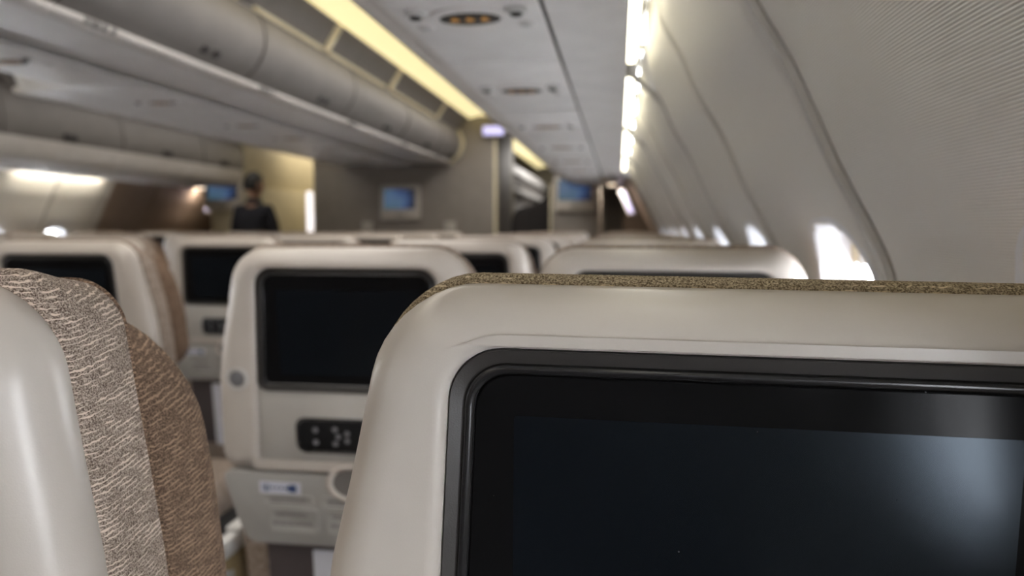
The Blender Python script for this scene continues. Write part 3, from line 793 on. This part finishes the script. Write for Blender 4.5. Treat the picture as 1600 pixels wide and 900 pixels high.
# dark curtain gathered to one side of the right aisle
def curtain():
    L = []; n = 40
    prof = [(EYE + .43, -.690, .035), (EYE + .36, -.695, .04), (EYE + .28, -.715, .07), (EYE + .24, -.76, .12), (EYE + .20, -.83, .185), (EYE + .12, -.87, .205), (EYE, -.885, .205), (EYE - .2, -.88, .20), (EYE - .5, -.86, .18), (EYE - .9, -.86, .18), (EYE - 1.2, -.86, .18)]
    for z, cx, hw in smooth_curve(prof, 4):
        l = []
        for i in range(n):
            a = 2 * math.pi * i / n; f = 1 + .07 * math.sin(a * 9)
            l.append((cx + hw * f * math.cos(a), 7.42 + .055 * f * math.sin(a), z))
        L.append(l)
    return loft(L, True, True)
tag(make('curtain', *curtain(), CURT), 'dark curtain gathered against the right partition at the aisle end', 'curtain')

# ------------------------------------------------------------------ standing attendant, seen from behind
def skin_mesh(name, pts, edges, m, parent, root=0, sub=2):
    bm = bmesh.new(); lay = bm.verts.layers.skin.verify(); vs = [bm.verts.new(p[:3]) for p in pts]
    for i, j in edges: bm.edges.new((vs[i], vs[j]))
    for i, (v, p) in enumerate(zip(vs, pts)):
        v[lay].radius = (p[3], p[4] if len(p) > 4 else p[3]); v[lay].use_root = (i == root)
    me = bpy.data.meshes.new(name); bm.to_mesh(me); bm.free(); me.materials.append(m)
    o = link(bpy.data.objects.new(name, me), parent)
    md = o.modifiers.new('skin', 'SKIN'); md.use_smooth_shade = True
    sb = o.modifiers.new('sub', 'SUBSURF'); sb.levels = sub; sb.render_levels = sub
    return o
def person():
    root = empty('person', (-3.56, 6.82, 0), 'standing person in a dark suit with short black hair, seen from behind', 'person')
    # body (bare parts stay visible at head, neck and hands)
    pts = [(0, 0, .94, .13, .10), (0, 0, 1.10, .125, .095), (0, -.01, 1.28, .14, .10), (0, 0, 1.38, .09, .07), (0, .0, 1.48, .052, .052), (0, .01, 1.56, .053, .053)]
    ed = [(0, 1), (1, 2), (2, 3), (3, 4), (4, 5)]
    def chain(start, lst):
        p = start
        for q in lst: pts.append(q); ed.append((p, len(pts) - 1)); p = len(pts) - 1
        return p
    for s in (-1, 1):
        h = chain(3, [(s * .165, .0, 1.405, .055), (s * .20, .01, 1.26, .046), (s * .215, .02, 1.13, .040), (s * .205, .08, 1.00, .034), (s * .19, .15, .90, .027), (s * .188, .175, .865, .030, .02)])
        for k, (dx, ln) in enumerate(((-.026, .065), (-.009, .075), (.009, .07), (.025, .055))):
            chain(h, [(s * .188 + dx, .19, .83, .010), (s * .188 + dx, .20, .83 - ln * .55, .009), (s * .186 + dx, .19, .83 - ln, .0075)])
        chain(h, [(s * .155, .195, .85, .011), (s * .145, .21, .815, .009)])
        chain(0, [(s * .09, 0, .86, .095), (s * .10, .01, .50, .062), (s * .105, -.015, .30, .05), (s * .105, -.01, .08, .038), (s * .11, .08, .035, .035, .03), (s * .115, .14, .03, .03, .022)])
    body = skin_mesh('body', pts, ed, SKIN, root)
    # head, turned slightly to the right: shaped sphere with nose, brow, chin, ears
    hd = bmesh.new(); bmesh.ops.create_uvsphere(hd, u_segments=28, v_segments=22, radius=1.0)
    for v in hd.verts:
        x, y, z = v.co
        w = .077 * (1 - .22 * max(0, -z) ** 1.5); v.co = Vector((x * w, y * .098 * (1 - .12 * max(0, -z)), z * .122))
        if y > .6 and abs(x) < .28: 
            v.co.y += .020 * max(0, 1 - abs(z + .12) / .25) * (1 - abs(x) / .28)     # nose
            v.co.y -= .006 * max(0, 1 - abs(z - .08) / .14) if abs(x) > .12 else 0   # eye hollows
            v.co.y += .006 * max(0, 1 - abs(z + .48) / .12)                          # mouth
        if y > .3 and z < -.75: v.co.y += .012
    for s in (-1, 1):
        r = bmesh.ops.create_uvsphere(hd, u_segments=10, v_segments=8, radius=1.0)
        for v in r['verts']: v.co = Vector((s * (.079 + v.co.x * .009), -.002 + v.co.y * .019, -.004 + v.co.z * .031))
        r = bmesh.ops.create_uvsphere(hd, u_segments=10, v_segments=8, radius=1.0)
        for v in r['verts']: v.co = Vector((s * .031 + v.co.x * .011, .083 + v.co.y * .008, .006 + v.co.z * .007))
    me = bpy.data.meshes.new('head'); hd.to_mesh(me); hd.free(); me.shade_smooth(); me.materials.append(SKIN)
    h = link(bpy.data.objects.new('head', me), root); h.location = (0, .02, 1.655); h.rotation_euler = (R(-4), 0, R(-28))
    hb = bmesh.new(); bmesh.ops.create_uvsphere(hb, u_segments=28, v_segments=22, radius=1.0)
    bmesh.ops.delete(hb, geom=[v for v in hb.verts if (v.co.z < -.42) or (v.co.y > .45 and v.co.z < .45) or (v.co.y > .05 and v.co.z < -.05)], context='VERTS')
    for v in hb.verts:
        x, y, z = v.co; n = 1 + .025 * math.sin(11 * x + 7 * z) 
        v.co = Vector((x * .086 * n, y * .108 * n - .004, z * .133 * n + .003))
    me = bpy.data.meshes.new('hair'); hb.to_mesh(me); hb.free(); me.shade_smooth(); me.materials.append(HAIR)
    hair = link(bpy.data.objects.new('hair', me), h); so = hair.modifiers.new('solid', 'SOLIDIFY'); so.thickness = .012
    # jacket
    pts = [(0, 0, .90, .165, .125), (0, 0, 1.08, .155, .115), (0, -.01, 1.26, .170, .118), (0, 0, 1.41, .135, .105), (0, .0, 1.485, .085, .078)]
    ed = [(0, 1), (1, 2), (2, 3), (3, 4)]
    def chain2(start, lst):
        p = start
        for q in lst: pts.append(q); ed.append((p, len(pts) - 1)); p = len(pts) - 1
    for s in (-1, 1):
        chain2(3, [(s * .155, .0, 1.415, .068), (s * .20, .01, 1.27, .064), (s * .222, .02, 1.12, .056), (s * .212, .075, 1.01, .048), (s * .196, .135, .92, .042)])
    skin_mesh('jacket', pts, ed, SUIT, root)
    col = [[(r * math.cos(2 * math.pi * i / 20), .004 + r * .95 * math.sin(2 * math.pi * i / 20), z) for i in range(20)] for r, z in ((.082, 1.475), (.074, 1.515), (.070, 1.53), (.064, 1.528), (.070, 1.48))]
    make('collar', *loft(col), SUIT, root)
    pts = [(0, 0, .93, .14, .11)]; ed = []
    for s in (-1, 1): chain2(0, [(s * .09, 0, .84, .11, .10), (s * .10, .01, .50, .082), (s * .105, -.01, .28, .074), (s * .105, -.01, .07, .068)])
    skin_mesh('trousers', pts, ed, SUIT, root)
    for s in (-1, 1):
        make('shoe', *box(s * .108 - .045, s * .108 + .045, -.085, .19, .0, .085, .03), SHOE, root)
    root.rotation_euler = (0, 0, R(-6))
    return root
person()
bpy.context.view_layer.update()
